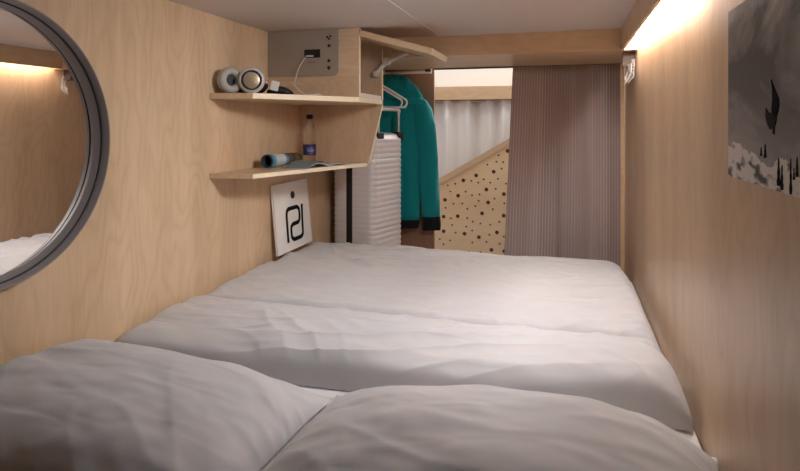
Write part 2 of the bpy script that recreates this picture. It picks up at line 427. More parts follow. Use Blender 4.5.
# charging cable
zs = .1215
def cp3(u, v, Y):
    x, z = cpt(u, v, Y); return Vector((x, Y, z))
pts = bezier([cp3(305.6,57.2,YC-.0095), cp3(302.5,61.5,YC-.022), cp3(298.5,69,YC-.03), cp3(296,78,YC-.03), cp3(295.2,86,YC-.035), (-1.085,YC-.06,zs+.003), (-1.065,2.26,zs+.003), (-1.035,2.205,zs+.0035), (-1.0,2.21,zs+.004), (-.985,2.232,zs+.006), (-.972,2.233,zs-.003)], 8)
t = thing('charging_cable', (-1.085, YC-.06, zs), 'thin white charging cable hanging from the control plate onto the upper shelf', 'cable')
b = B(); tube(b, pts, .0016, 8); mk('wire', b, M_plast_w, t, smooth=True)
b = B(); tube(b, [(-1.068,2.272,zs+.0045),(-1.058,2.245,zs+.0045)], .0042, 10); mk('plug', b, M_plast_w, t, smooth=40)
b = B(); q = cp3(306.4,56.3,YC-.0095); tube(b, [q + Vector((0,-.0035,0)), q + Vector((.002,.0004,.0))], .0035, 10); mk('jack', b, M_grey, t, smooth=40)

# white slab lying in the open cupboard
b = B(); prism(b, rrect(2.395, 2.70, zs+.0006, zs+.0200, .004, (1,1,1,1)), 'x', -1.02, -.8685); mk('tablet', b, M_plast_w, label='thin white slab lying at the front edge inside the open cupboard', cat='tablet', smooth=40)

# ------------------------------------------------------------------ headphones
t = thing('headphones', (-1.21, 2.01, zs), 'grey over-ear headphones standing on the upper shelf', 'headphones')
def cup(cx, cy, yaw, out):
    r = .051
    Mx = Matrix.Translation((cx, cy, zs+r+.001)) @ Matrix.Rotation(yaw, 4, 'Z') @ Matrix.Rotation(R(90), 4, 'X')   # local z -> towards -y (out of the cup, to the viewer)
    return Mx, r
# left cup shows the padded ear side, right cup its outer face
Mx, r = cup(-1.257, 1.982, R(62), 0)
b = B(); lathe(b, [(0,-.020),(.036,-.020),(.046,-.012),(.049,0),(.046,.004),(0,.004)], 40, Mx); c1 = mk('ear_cup', b, M_grey, t, smooth=40)
b = B(); lathe(b, [(.022,.004),(.023,.020),(.029,.027),(.038,.028),(.047,.022),(.0505,.012),(.048,.004)], 40, Mx); mk('ear_pad', b, M_pad, c1, smooth=True)
b = B(); lathe(b, [(0,.006),(.0235,.006),(.0235,.0045),(0,.0045)], 30, Mx); mk('ear_mesh', b, M_dark, c1, label='dark cloth inside the ear pad')
Mx2, r = cup(-1.181, 2.018, R(30), 0)
b = B(); lathe(b, [(0,-.010),(.046,-.010),(.051,-.003),(.051,.012),(.047,.019),(.040,.022),(.038,.018),(0,.018)], 40, Mx2); c2 = mk('ear_cup', b, M_grey, t, smooth=40)
b = B(); lathe(b, [(.0385,.019),(.037,.0225),(.033,.0225),(.033,.018)], 40, Mx2); mk('trim_ring', b, M_dark, c2, smooth=40, label='dark ring round the disc')
b = B(); lathe(b, [(0,.0255),(.024,.025),(.031,.0225),(.032,.018)], 40, Mx2); mk('cup_disc', b, M_beige, c2, smooth=40, label='beige metal disc on the cup')
b = B(); lathe(b, [(.024,-.010),(.024,-.022),(.034,-.026),(.045,-.022),(.049,-.010)], 40, Mx2); mk('ear_pad', b, M_pad, c2, smooth=True)
b = B(); pts = bezier([Mx @ Vector((.02,-.01,-.021)), (-1.290,2.03,zs+.042), (-1.288,2.10,zs+.024), (-1.255,2.135,zs+.016), (-1.205,2.13,zs+.018), (-1.150,2.075,zs+.034), Mx2 @ Vector((.046,-.0,-.004))], 8)
tube(b, pts, [.006 + .006*math.sin(PI*i/(len(pts)-1)) for i in range(len(pts))], 10); mk('headband', b, M_dark, t, smooth=True, label='black headband lying behind the cups')
b = B(); tube(b, [Mx2 @ Vector((.050,-.004,.006)), Mx2 @ Vector((.062,-.008,.004))], .0055, 12); mk('hinge_pin', b, M_chrome, t, smooth=40)

# dark case with a white card beside them
t = thing('glasses_case', (-1.10, 2.13, zs), 'small dark case with a white tag standing right of the headphones', 'case')
b = B(); rings = []
for i in range(9):
    q = i/8; x = -1.150 + .075*q; y = 2.105 + .040*q; h = .036*(math.sin(PI*(.12+.80*q)))**.6; w = .026
    rings.append([(x, y + w*math.cos(a)*.9, zs + .0006 + h/2 + h/2*math.sin(a)) for a in [2*PI*k/14 for k in range(14)]])
loft(b, rings); mk('case_body', b, M_dark, t, smooth=True)
b = B(); Mt = Matrix.Translation((-1.112, 2.078, zs+.034)) @ Matrix.Rotation(R(20), 4, 'Z') @ Matrix.Rotation(R(14), 4, 'Y')
vs = box(b, -.016, .016, -.002, .002, -.019, .019); bmesh.ops.transform(b, matrix=Mt, verts=b.verts); mk('tag', b, M_plast_w, t, bevel=.001, label='white tag')

# ------------------------------------------------------------------ bottle, magazines on the lower shelf
zl = -.1855
t = thing('water_bottle', (-1.215, 2.625, zl), 'clear plastic water bottle with dark blue cap and label on the lower shelf', 'bottle')
M_pet = newmat('clear_plastic', (1,.99,.98,1), .06); bsdf(M_pet).inputs['Transmission Weight'].default_value = 1; bsdf(M_pet).inputs['IOR'].default_value = 1.30
M_navy = newmat('navy_plastic', srgb(30,30,78), .4)
Mb = Matrix.Translation((-1.215, 2.625, zl+.0008))
prof = [(0,0),(.024,0),(.0305,.004),(.0315,.012),(.0315,.03),(.030,.034),(.0312,.038),(.0312,.078)]
for i in range(5): prof += [(.0315,.084+i*.011),(.0298,.0885+i*.011)]
prof += [(.0310,.142),(.029,.158),(.022,.182),(.0145,.198),(.013,.206),(.013,.214),(0,.214)]
b = B(); lathe(b, prof, 36, Mb); mk('bottle_body', b, M_pet, t, smooth=50)
b = B(); lathe(b, [(.0105,.2145),(.0150,.2147),(.0155,.218),(.0155,.234),(.0145,.236),(0,.236)], 24, Mb); mk('cap', b, M_navy, t, smooth=40, label='dark blue cap')
M_lab = newmat('navy_label', srgb(44,48,96), .45)
b = B(); lathe(b, [(.0322,.038),(.0322,.088)], 40, Mb); lb = mk('label', b, M_lab, t, smooth=True, label='dark blue paper label')
b = B()
d0 = Vector((1.215, -2.625, 0)).normalized(); base = math.atan2(d0.y, d0.x)
for (z0, z1, a0, a1) in ((.070,.074,-.5,.6),(.054,.066,-.35,.75),(.046,.049,-.2,.6)):
    n = 8; lo = [Mb @ Vector((.0326*math.cos(base+a0+(a1-a0)*i/n), .0326*math.sin(base+a0+(a1-a0)*i/n), z0)) for i in range(n+1)]
    hi = [Vector((p.x, p.y, p.z + z1 - z0)) for p in lo]
    L0 = [b.verts.new(p) for p in lo]; H0 = [b.verts.new(p) for p in hi]
    for i in range(n): b.faces.new((L0[i], L0[i+1], H0[i+1], H0[i]))
mk('label_print', b, newmat('pale_label_print', srgb(132,130,170), .5), lb, label='pale print on the label')

# rolled magazine
t = thing('rolled_magazine', (-1.23, 2.37, zl), 'rolled-up magazine with cyan and pale cover on the lower shelf', 'magazine')
ax0, ax1 = Vector((-1.222, 2.215, zl+.031)), Vector((-1.240, 2.535, zl+.0285))
M_cyan = newmat('cyan_cover', srgb(40,150,190), .45)
def _cy(m):
    tc = N(m, 'ShaderNodeTexCoord'); sp = N(m, 'ShaderNodeSeparateXYZ'); L(m, tc.outputs['UV'], sp.inputs[0])
    nz = N(m, 'ShaderNodeTexNoise'); nz.inputs['Scale'].default_value = 14; L(m, tc.outputs['Object'], nz.inputs['Vector'])
    f = mathn(m, 'ADD', sp.outputs[0], mathn(m, 'MULTIPLY', mathn(m, 'SUBTRACT', nz.outputs[0], .5), .10))
    c = ramp(m, f, [(0, srgb(40,120,150)), (.10, srgb(84,150,176)), (.15, srgb(196,206,212)), (.42, srgb(206,214,220)), (.47, srgb(96,156,180)), (.545, srgb(60,128,156)), (.56, srgb(60,52,46)), (.66, srgb(120,100,70)), (.72, srgb(40,36,34)), (.85, srgb(110,96,72)), (1, srgb(40,38,36))])
    c.node.color_ramp.interpolation = 'LINEAR'
    L(m, c, bsdf(m).inputs['Base Color'])
_cy(M_cyan)
def rolled(name, t, a0, a1, turns, r0, r1, mat, lab=None):
    b = B(); uv = b.loops.layers.uv.new('UVMap')
    t_ = (a1-a0).normalized(); s = t_.cross(Vector((0,0,1))).normalized(); u = s.cross(t_)
    n = int(turns*28); m = 12; g = []
    for i in range(n+1):
        q = i/n; a = q*turns*2*PI + 2.4; r = r0 + (r1-r0)*q
        g.append([b.verts.new(a0.lerp(a1, j/m) + (s*math.cos(a) + u*math.sin(a))*r*(1 - .12*j/m)) for j in range(m+1)])
    for i in range(n):
        for j in range(m):
            f = b.faces.new((g[i][j], g[i+1][j], g[i+1][j+1], g[i][j+1]))
            for lp, (jj) in zip(f.loops, (j, j, j+1, j+1)): lp[uv].uv = (jj/m, i/n)
    o = mk(name, b, mat, t, smooth=True, label=lab)
    sm = o.modifiers.new('thick', 'SOLIDIFY'); sm.thickness = .0012
    return o
rolled('cover', t, ax0, ax1, 1.35, .0265, .0285, M_cyan)
rolled('pages', t, ax0 - Vector((0,.001,0)), ax1, 2.2, .019, .0255, newmat('dark_page', srgb(44,40,40), .6), 'dark inner pages')

# open magazine with curving leaves, and thin papers
M_page = newmat('printed_page', srgb(196,190,184), .45)
def _pg(m):
    tc = N(m, 'ShaderNodeTexCoord'); mp = N(m, 'ShaderNodeMapping'); mp.inputs['Scale'].default_value = (9, 14, 1); L(m, tc.outputs['Object'], mp.inputs[0])
    v = N(m, 'ShaderNodeTexVoronoi'); v.inputs['Scale'].default_value = 1; L(m, mp.outputs[0], v.inputs['Vector'])
    sp = N(m, 'ShaderNodeSeparateColor'); L(m, v.outputs['Color'], sp.inputs[0])
    L(m, ramp(m, sp.outputs[0], [(0, srgb(208,203,198)), (.55, srgb(196,190,186)), (.72, srgb(108,104,104)), (.9, srgb(200,196,190))]), bsdf(m).inputs['Base Color'])
_pg(M_page)
t = thing('open_magazine', (-1.07, 2.45, zl), 'magazine lying open on the lower shelf in front of the water bottle', 'magazine')
Mo = Matrix.Translation((-1.076, 2.415, zl)) @ Matrix.Rotation(R(-14), 4, 'Z')
def leaf(bm, sgn, lift, w=.20, h=.10, th=.003, base=.001, x=.11):
    n = 14; top = []; bot = []
    for i in range(n+1):
        q = i/n; z = base + lift*(math.sin(PI*min(1, q*1.15)))*(1-.55*q)
        top.append((q*w*sgn, z+th)); bot.append((q*w*sgn, z))
    return top, bot
for (nm, sgn, lift, w, mat) in (('left_leaf', -1, .022, .185, M_page), ('right_leaf', 1, .010, .20, M_page)):
    b = B(); top, bot = leaf(b, sgn, lift, w)
    pts = top + bot[::-1]
    prism(b, pts, 'x', -.065, .065)   # (y,z) outline along local y
    bmesh.ops.transform(b, matrix=Mo, verts=b.verts); mk('page_block', b, mat, t, smooth=40)
b = B(); top, bot = leaf(b, -1, .030, .185, th=.0012, base=.004)
prism(b, top + bot[::-1], 'x', -.064, .055); bmesh.ops.transform(b, matrix=Mo @ Matrix.Rotation(R(5), 4, 'Z'), verts=b.verts); mk('loose_page', b, newmat('teal_grey_page', srgb(120,132,136), .5), t, smooth=40, label='grey page standing up slightly')

# ------------------------------------------------------------------ sign on the bed
SY0, SY1 = 2.394, 2.760
t = thing('logo_sign', (-1.275, 2.57, ZB+.004), 'white square board with a black line logo leaning on the left wall behind the bed', 'sign')
P00 = Vector((-1.262, SY0, -.600)); PU = Vector((0, SY1-SY0, 0)); PV = Vector((-.032, 0, .322)); PN = PU.cross(PV).normalized()
if PN.x < 0: PN = -PN
def sg(u, v, w): return P00 + PU*u + PV*v + PN*w
b = B()
vs = [b.verts.new(sg(u, v, w)) for w in (-.012, 0) for (u, v) in ((0,0),(1,0),(1,1),(0,1))]
for f in ((0,3,2,1),(4,5,6,7),(0,1,5,4),(1,2,6,5),(2,3,7,6),(3,0,4,7)): b.faces.new([vs[i] for i in f])
bmesh.ops.recalc_face_normals(b, faces=b.faces); mk('board', b, M_signw, t)
def arc(cx, cy, rx, ry, a0, a1, n=7): return [(cx+rx*math.cos(R(a0+(a1-a0)*i/n)), cy+ry*math.sin(R(a0+(a1-a0)*i/n))) for i in range(n+1)]
path = [(.290,.125),(.300,.50)] + arc(.39,.535,.085,.075,180,90) + arc(.59,.535,.085,.075,90,0) + [(.672,.46)] + arc(.585,.445,.085,.072,0,-90) + arc(.485,.30,.088,.072,90,180) + [(.397,.235)] + arc(.485,.215,.088,.072,180,270) + arc(.645,.215,.088,.072,270,360) + [(.745,.40),(.770,.63)]
b = B(); hw = .0098; n = len(path); A = []; Bv = []
for i, (u, v) in enumerate(path):
    p = Vector((u*(SY1-SY0), v*.3236)); a = Vector((path[max(i-1,0)][0]*(SY1-SY0), path[max(i-1,0)][1]*.3236)); c = Vector((path[min(i+1,n-1)][0]*(SY1-SY0), path[min(i+1,n-1)][1]*.3236))
    d = (c-a).normalized(); nn = Vector((-d.y, d.x))*hw
    for lst, q in ((A, p+nn), (Bv, p-nn)):
        lst.append([b.verts.new(sg(q.x/(SY1-SY0), q.y/.3236, w)) for w in (.0002, .0012)])
for i in range(n-1):
    b.faces.new((A[i][1], Bv[i][1], Bv[i+1][1], A[i+1][1])); b.faces.new((A[i][0], A[i][1], A[i+1][1], A[i+1][0])); b.faces.new((Bv[i][0], Bv[i+1][0], Bv[i+1][1], Bv[i][1]))
bmesh.ops.recalc_face_normals(b, faces=b.faces); mk('printed_logo', b, M_black, t, label='black looping line logo')
b = B(); ez = PN; ex = PU.normalized(); ey = PV.normalized(); Mk = Matrix.Translation(sg(.516,.802,0)) @ Matrix((( ex.x,ey.x,ez.x,0),(ex.y,ey.y,ez.y,0),(ex.z,ey.z,ez.z,0),(0,0,0,1)))
lathe(b, [(0,.008),(.010,.0075),(.0175,.005),(.0185,.0005),(0,.0005)], 28, Mk); mk('knob', b, M_darkhole, t, smooth=True, label='dark round knob')

# ------------------------------------------------------------------ suitcase
SXc, SYc, phi = -1.0865, 3.135, R(-16.5)
Ms = Matrix.Translation((SXc, SYc, 0)) @ Matrix.Rotation(phi, 4, 'Z')
SZ0, SZ1 = ZP+.045, -.045
t = thing('suitcase', (SXc, SYc, ZP), 'large white ribbed hard-shell suitcase standing beyond the foot of the bed', 'suitcase')
M_case = newmat('white_polycarbonate', srgb(226,219,220), .32)
hx, hy = .145, .150
def shell_ring(xa, xb, z, g, outer):
    """closed ring of one half: xa = seam side, xb = outer side, rounded on the outer corners, g = rib offset"""
    r = .038; s = 1 if xb > xa else -1; X = xb + s*g; Y = hy + g; pts = []
    Yn = hy + (g if abs(g) > .012 else g*.3); pts.append((xa, -Yn))
    for k in range(7):
        a = R(-90 + 90*k/6); q_ = k/6; yy = Yn + (Y-Yn)*q_; pts.append((X - s*r + s*r*math.cos(a), -yy + r + r*math.sin(a)))
    for k in range(7):
        a = R(0 + 90*k/6); pts.append((X - s*r + s*r*math.cos(a), Y - r + r*math.sin(a)))
    pts.append((xa, Y))
    return [Ms @ Vector((x, y, z)) for x, y in pts]
def half(xa, xb):
    b = B(); rings = []; n = 140; s = 1 if xb > xa else -1
    for i in range(n+1):
        q = i/n; z = SZ0 + (SZ1-SZ0)*q
        ph = ((z - SZ0)/.0295) % 1.0
        g = -.0048*(1 - abs(math.sin(PI*ph))**.55)
        e = min(z - SZ0, SZ1 - z); rr = .045
        ins = rr - math.sqrt(max(0, rr*rr - (rr-min(e, rr))**2))
        g -= ins*.9
        rings.append(shell_ring(xa, xb, z, g, 0))
    loft(b, rings); return b
mk('shell_half', half(-.043, -hx), M_case, t, smooth=35)
mk('shell_half', half(.0, hx), M_case, t, smooth=35)
b = B(); rings = []
for (z, g) in ((SZ0+.01,-.03),(SZ0+.03,-.008),(SZ0+.06,-.002),(SZ1-.06,-.002),(SZ1-.03,-.008),(SZ1-.004,-.04)):
    rings.append([Ms @ Vector(p + (z,)) for p in ((-.043,-hy-g),(.0,-hy-g),(.0,hy+g),(-.043,hy+g))])
loft(b, rings); mk('zip_band', b, M_dark, t, label='black zip band round the middle')
for (xx, yy) in ((-.10,-.11),(.10,-.11),(-.10,.11),(.10,.11)):
    b = B(); c = Ms @ Vector((xx, yy, ZP+.0245)); Mw = Matrix.Translation(c) @ Matrix.Rotation(phi, 4, 'Z') @ Matrix.Rotation(R(90), 4, 'Y')
    lathe(b, [(0,-.012),(.02,-.012),(.024,-.008),(.024,.008),(.02,.012),(0,.012)], 20, Mw); box(b, c.x-.008, c.x+.008, c.y-.008, c.y+.008, c.z, SZ0+.035); mk('wheel', b, M_rubber, t, smooth=40)
# telescopic handle: two posts and a grip
z1 = .082
ph_ = [Ms @ Vector((.122, y, 0)) for y in (-.075, .130)]
for p in ph_:
    b = B(); tube(b, [(p.x, p.y, SZ1-.06), (p.x, p.y, z1)], .0085, 10); mk('handle_post', b, M_alu, t, smooth=40, label='pale metal post of the pull handle')
b = B(); p0, p1 = ph_; d = (p1-p0).normalized(); tube(b, bezier([p0 + Vector((0,0,z1-.012)), p0 + Vector((0,0,z1+.004)) + d*.01, p1 + Vector((0,0,z1+.004)) - d*.01, p1 + Vector((0,0,z1-.012))], 6), .0095, 10); mk('handle_grip', b, M_grey, t, smooth=True)
for p in ph_:
    b = B(); vs = box(b, -.022, .024, -.03, .03, -.03, .022); bmesh.ops.transform(b, matrix=Matrix.Translation((p.x-.004, p.y, SZ1-.016)) @ Matrix.Rotation(phi, 4, 'Z'), verts=vs)
    mk('handle_socket', b, M_dark, t, bevel=.004, label='black socket where the handle enters the shell')

# ------------------------------------------------------------------ clothes rail, hangers, jacket
RY = 3.385; RZ = .316; HY = 3.13; HZ = .300
t = thing('clothes_rail', (-.95, RY, RZ), 'white clothes rail under the beam in the left corner', 'clothes rail')
b = B(); tube(b, [(XL+.001, RY, RZ), (-.775, RY, RZ)], .0085, 14); mk('rail', b, M_plast_w, t, smooth=40)
b = B(); tube(b, [(XL+.001, HY, HZ), (-.985, HY, HZ)], .0075, 14); mk('rail', b, M_plast_w, t, smooth=40)
b = B(); box(b, -.81, -.7745, RY-.014, RY+.014, RZ+.002, RZ+.024); mk('end_bracket', b, M_dark, t, bevel=.002, label='black bracket at the rail end')

def hanger(Mh, label):
    o = thing('clothes_hanger', Mh.translation, label, 'hanger', 'empty hangers on the clothes rail')
    out = []
    w = .205; hgt = .095
    pts = [(-.004,0,0)]
    tri = [(0,0,-.055),(.05,0,-.068),(w-.03,0,-.055-hgt*.86),(w-.006,0,-.055-hgt*1.02),(w,0,-.055-hgt*1.22),(w-.012,0,-.055-hgt*1.42),(w-.04,0,-.055-hgt*1.47)]
    full = tri + [(-x,y,z) for (x,y,z) in tri[:0:-1]]
    pts = bezier([Mh @ Vector(p) for p in full + [full[0]]], 6)
    b = B(); tube(b, pts, .0056, 8); mk('hanger_frame', b, M_plast_w, o, smooth=True)
    hk = [(0,0,-.056),(0,0,-.03),(.004,0,-.018),(.017,0,-.010),(.0185,0,.004),(.010,0,.0125),(0,0,.0135),(-.010,0,.0105),(-.013,0,.003)]
    b = B(); tube(b, bezier([Mh @ Vector(p) for p in hk], 5), .0024, 8); mk('hook', b, M_chrome, o, smooth=True, label='steel hook')
    return o
for (hxp, a, lab) in ((-1.084, 35, 'empty white hanger nearer the cupboard, hooked beside the teal jacket'), (-1.055, 35, 'empty white hanger touching the teal jacket, behind the other empty one')):
    hanger(Matrix.Translation((hxp, HY-.004, HZ-.003)) @ Matrix.Rotation(R(a), 4, 'Z'), lab)

# jacket
JA = R(6); JC = Vector((-1.013, 3.385, 0))
JS = Vector((math.cos(JA), math.sin(JA), 0)); JT = Vector((math.sin(JA), -math.cos(JA), 0))
t = thing('jacket', (JC.x, JC.y, -.585), 'teal hooded jacket with black cuffs and hem hanging in the corner wardrobe', 'jacket')
def jp(s, d, z): return JC + JS*s + JT*d + Vector((0,0,z))
def fold(p, k, amp):
    return amp*noise.noise(Vector((p.x*k*2.2, p.y*k*2.2, p.z*k*.45)))
def jrings(spec, n=40, amp=.026, k=7, sub=5):
    """spec: (z, s centre, d centre, half width, half depth)"""
    full = []
    for i in range(len(spec)-1):
        for j in range(sub):
            q = j/sub; q2 = q*q*(3-2*q)
            full.append([a + (c-a)*q for a, c in zip(spec[i], spec[i+1])])
    full.append(list(spec[-1])); out = []
    for (z, s0, d0, w, d) in full:
        ring = []
        for k_ in range(n):
            a = 2*PI*k_/n; ca, sa = math.cos(a), math.sin(a)
            x = w*math.copysign(abs(ca)**.85, ca); y = d*math.copysign(abs(sa)**.9, sa)
            p = jp(s0 + x, d0 + y, z); o = fold(p, k, amp)*min(1, w/.05)
            dirv = (JS*ca*.6 + JT*sa)
            ring.append(p + dirv*o)
        out.append(ring)
    return out
b = B(); loft(b, jrings([(-.572,0,0,.162,.036),(-.40,0,0,.164,.038),(-.1,0,.0,.162,.040),(.06,0,0,.176,.040),(.13,0,0,.188,.038),(.165,0,0,.165,.034),(.195,0,-.004,.090,.030)], amp=.03)); mk('body', b, M_teal, t, smooth=True)
b = B(); loft(b, jrings([(-.622,0,0,.154,.034),(-.598,0,0,.162,.037),(-.571,0,0,.161,.036)], amp=.02, sub=3)); mk('hem_band', b, M_tealblack, t, smooth=60, label='black hem band')
for sg_, zc in ((1, -.632), (-1, -.625)):
    sl = [(zc+.080, sg_*.234, .004, .056, .030),(-.42, sg_*.230, .006, .060, .036),(-.2, sg_*.219, .010, .064, .038),(.0, sg_*.198, .008, .066, .038),(.10, sg_*.175, .002, .060, .038),(.15, sg_*.155, 0, .048, .034),(.178, sg_*.120, 0, .03, .024)]
    b = B(); loft(b, jrings(sl, 24, .028, 9)); sv = mk('sleeve', b, M_teal, t, smooth=True)
    b = B(); loft(b, jrings([(zc, sg_*.237, .004, .054, .029),(zc+.03, sg_*.236, .004, .057, .031),(zc+.082, sg_*.234, .004, .0565, .0305)], 24, .028, 9, 3)); mk('cuff', b, M_tealblack, sv, smooth=60, label='black cuff')
b = B(); loft(b, jrings([(.150,.0,.012,.190,.030),(.178,0,.016,.192,.036),(.205,0,.016,.168,.036),(.235,0,.012,.142,.035),(.265,0,.008,.118,.034),(.288,0,.004,.085,.030),(.302,0,0,.045,.018)], 36, .022, 12)); mk('hood', b, M_teal, t, smooth=True)
b = B(); loft(b, jrings([(.128,.0,.018,.196,.026),(.146,0,.022,.204,.034),(.160,0,.020,.196,.030),(.172,0,.016,.180,.020)], 36, .02, 12, 4)); mk('collar_roll', b, M_teal, t, smooth=True)
b = B(); tube(b, [jp(-.01,0,.29), jp(-.01,0,RZ-.012), jp(-.006,.010,RZ-.006), jp(0,.012,RZ+.004), jp(0,.004,RZ+.0115), jp(0,-.008,RZ+.008)], .0024, 8); mk('hanger_hook', b, M_chrome, t, smooth=True)
b = B(); tube(b, [jp(.0,.040 + fold(jp(0,.04,z), 7, .02)*1.0, z) for z in [-.56+.055*i for i in range(12)]], .0035, 6); mk('zip', b, newmat('dark_teal_zip', srgb(4,88,86), .5), t, smooth=True)

# ------------------------------------------------------------------ curtain at the way out
def drape(bm, x0, x1, y0, z0, z1, fn, nx=160, nz=24, flare=None):
    uv = bm.loops.layers.uv.new('UVMap'); g = []; us = []
    for i in range(nx+1):
        q = i/nx; col = []
        for j in range(nz+1):
            r = j/nz; z = z1 + (z0-z1)*r
            x = x0 + (x1-x0)*q
            if flare: x += flare(q, r)
            col.append(bm.verts.new((x, y0 + fn(q, r), z)))
        g.append(col)
    u = 0
    for i in range(nx):
        d = (g[i+1][0].co - g[i][0].co).length
        for j in range(nz):
            f = bm.faces.new((g[i][j], g[i][j+1], g[i+1][j+1], g[i+1][j]))
            for lp, (uu, vv) in zip(f.loops, ((u,j),(u,j+1),(u+d,j+1),(u+d,j))): lp[uv].uv = (uu, vv/nz)
        u += d
def cf(q, r):
    return (.011*math.sin(q*2*PI*3.1+.6) + .006*math.sin(q*2*PI*7.3+2) + .006*math.sin(q*2*PI*1.3) + .010*math.exp(-((q-.44)/.02)**2)*min(1, r*2))*(.35+.4*r)
t = thing('door_curtain', (-.02, 3.292, ZP), 'mauve pinstriped curtain drawn half across the way out', 'curtain')
b = B(); drape(b, -.286, .281, 3.292, ZP+.006, ZS-.005, cf, flare=lambda q, r: -.055*r*(1-q)**2)
o = mk('curtain_cloth', b, M_curt, t, smooth=True); m_ = o.modifiers.new('thick', 'SOLIDIFY'); m_.thickness = .002
b = B(); box(b, -.74, .282, 3.309, 3.325, ZS-.008, ZS-.0005); mk('curtain_track', b, newmat('dark_track', srgb(86,70,62), .5), t)

# ------------------------------------------------------------------ corridor beyond
YCo = 4.36
b = B(); box(b, -3.2, 3.0, YCo, YCo+.05, ZF, 1.2); structure('wall_corridor', b, M_white)
b = B(); box(b, -3.2, 3.0, YS+.02, YCo+.05, 1.2, 1.25); structure('ceiling_corridor', b, M_white)
b = B(); box(b, -2.4, 1.4, YCo-.16, YCo, .186, .281); structure('trim_7', b, M_wood_x)
t = thing('white_curtain', (-.6, YCo-.085, ZF), 'white gathered curtain under the wooden rail across the corridor', 'curtain')
def wf(q, r): return .022*math.sin(q*2*PI*15) + .012*math.sin(q*2*PI*6.3+1) + .010*math.sin(q*2*PI*27+2)
b = B(); drape(b, -1.7, .5, YCo-.095, ZF+.01, .184, wf, 240, 8)
o = mk('curtain_cloth', b, M_drape, t, smooth=True); m_ = o.modifiers.new('thick', 'SOLIDIFY'); m_.thickness = .002
b = B(); tube(b, [(-1.72, YCo-.095, .176), (.52, YCo-.095, .176)], .008, 10); mk('curtain_rod', b, M_alu, t, smooth=40)

PGY = 4.10
t = thing('perforated_panel', (-.6, PGY, ZF), 'pale wooden panel with a sloping top and dark red dots across the corridor', 'panel')
def slope(x): return -.397 + (x + .90)*.585
M_peg = wood('pale_birch', srgb(244,216,178), srgb(228,196,152), 'x', seed=4)
b = B(); prism(b, [(-1.5, ZF+.001),(.25, ZF+.001),(.25, slope(.25)-.03),(-1.5, slope(-1.5)-.03)], 'y', PGY, PGY+.02); mk('board', b, M_peg, t)
b = B(); prism(b, [(-1.5, slope(-1.5)-.045),(.25, slope(.25)-.045),(.25, slope(.25)),(-1.5, slope(-1.5))], 'y', PGY-.012, PGY+.03); mk('sloping_rail', b, M_wood_x, t)
b = B(); rnd = random.Random(11); placed = []
for rad, cnt in ((.0135, 85), (.0065, 240)):
    tries = 0; c = 0
    while c < cnt and tries < 9000:
        tries += 1; x = rnd.uniform(-1.45, .2); z = rnd.uniform(-1.15, .2)
        if z > slope(x) - .075: continue
        if all((x-a)**2 + (z-d)**2 > ((r2+rad)*1.1 + (.056 if rad > .010 and r2 > .010 else .030))**2 for a, d, r2 in placed):
            placed.append((x, z, rad)); c += 1
for x, z, rad in placed:
    lathe(b, [(0,.001),(rad,.001),(rad,0),(0,0)], 12, Matrix.Translation((x, PGY, z)) @ Matrix.Rotation(R(90), 4, 'X'))
o = mk('dots', b, newmat('dark_red_dots', srgb(92,44,40), .6), t, label='dark red round dots', kind='stuff')

# ------------------------------------------------------------------ wire hooks in the right corner
t = thing('wire_hooks', (.272, 2.79, .20), 'small bunch of bright wire hooks under the beam end at the right wall', 'hooks')
hp = [((624.5,84),(633,72.5),(627.5,64.5),(636.5,66)),((626,78),(629.5,66),(633.5,78.5),(637.0,62.5)),((628,83),(636,74.5),(629,70.5),(637,68)),((631,63),(631.5,72),(626,80),(624.8,76))]
for i, path_ in enumerate(hp):
    pts = []
    for j, (u, v) in enumerate(path_):
        Yh = 2.788 - .005*i
        x, z = cpt(u, v, Yh); x = min(x, XR-.006)
        pts.append(Vector((x, Yh + .008*math.sin(j*2+i), z)))
    b = B(); tube(b, pts, .0014, 8); mk('wire_hook', b, M_plast_w, t, smooth=40)
b = B(); box(b, .284, XR-.0005, 2.789, 2.7995, .276, .296); mk('hook_plate', b, M_steel, t, bevel=.002)

# ------------------------------------------------------------------ bed
ZS_ = -.712                    # sheet top
t = thing('bed', (-.5, 1.85, ZP), 'wide bed whose white fitted sheet shows between the duvet and the pillows', 'bed')
b = B(); box(b, XL+.001, XR-.001, .86, 2.86, ZP, ZP+.03); mk('plinth', b, M_wood_x, t)
b = B(); box(b, XL+.004, XR-.004, .85, 2.865, ZP+.0305, ZS_-.002); mk('mattress', b, M_sheet, t, bevel=.02)
b = B(); nx, ny = 120, 60; g = []
for i in range(nx+1):
    x = XL+.003 + (XR-XL-.006)*i/nx; col = []
    for j in range(ny+1):
        y = .846 + 2.022*j/ny
        e = min(x-XL, XR-x, y-.84, 2.87-y); dz = -.03*max(0, 1-e/.05)**2
        dz += .0018*noise.noise(Vector((x*3, y*9, 1))) + .001*noise.noise(Vector((x*9, y*14, 3)))
        col.append(b.verts.new((x, y, ZS_ + dz)))
    g.append(col)
for i in range(nx):
    for j in range(ny): b.faces.new((g[i][j], g[i+1][j], g[i+1][j+1], g[i][j+1]))
mk('fitted_sheet', b, M_sheet, t, smooth=True)

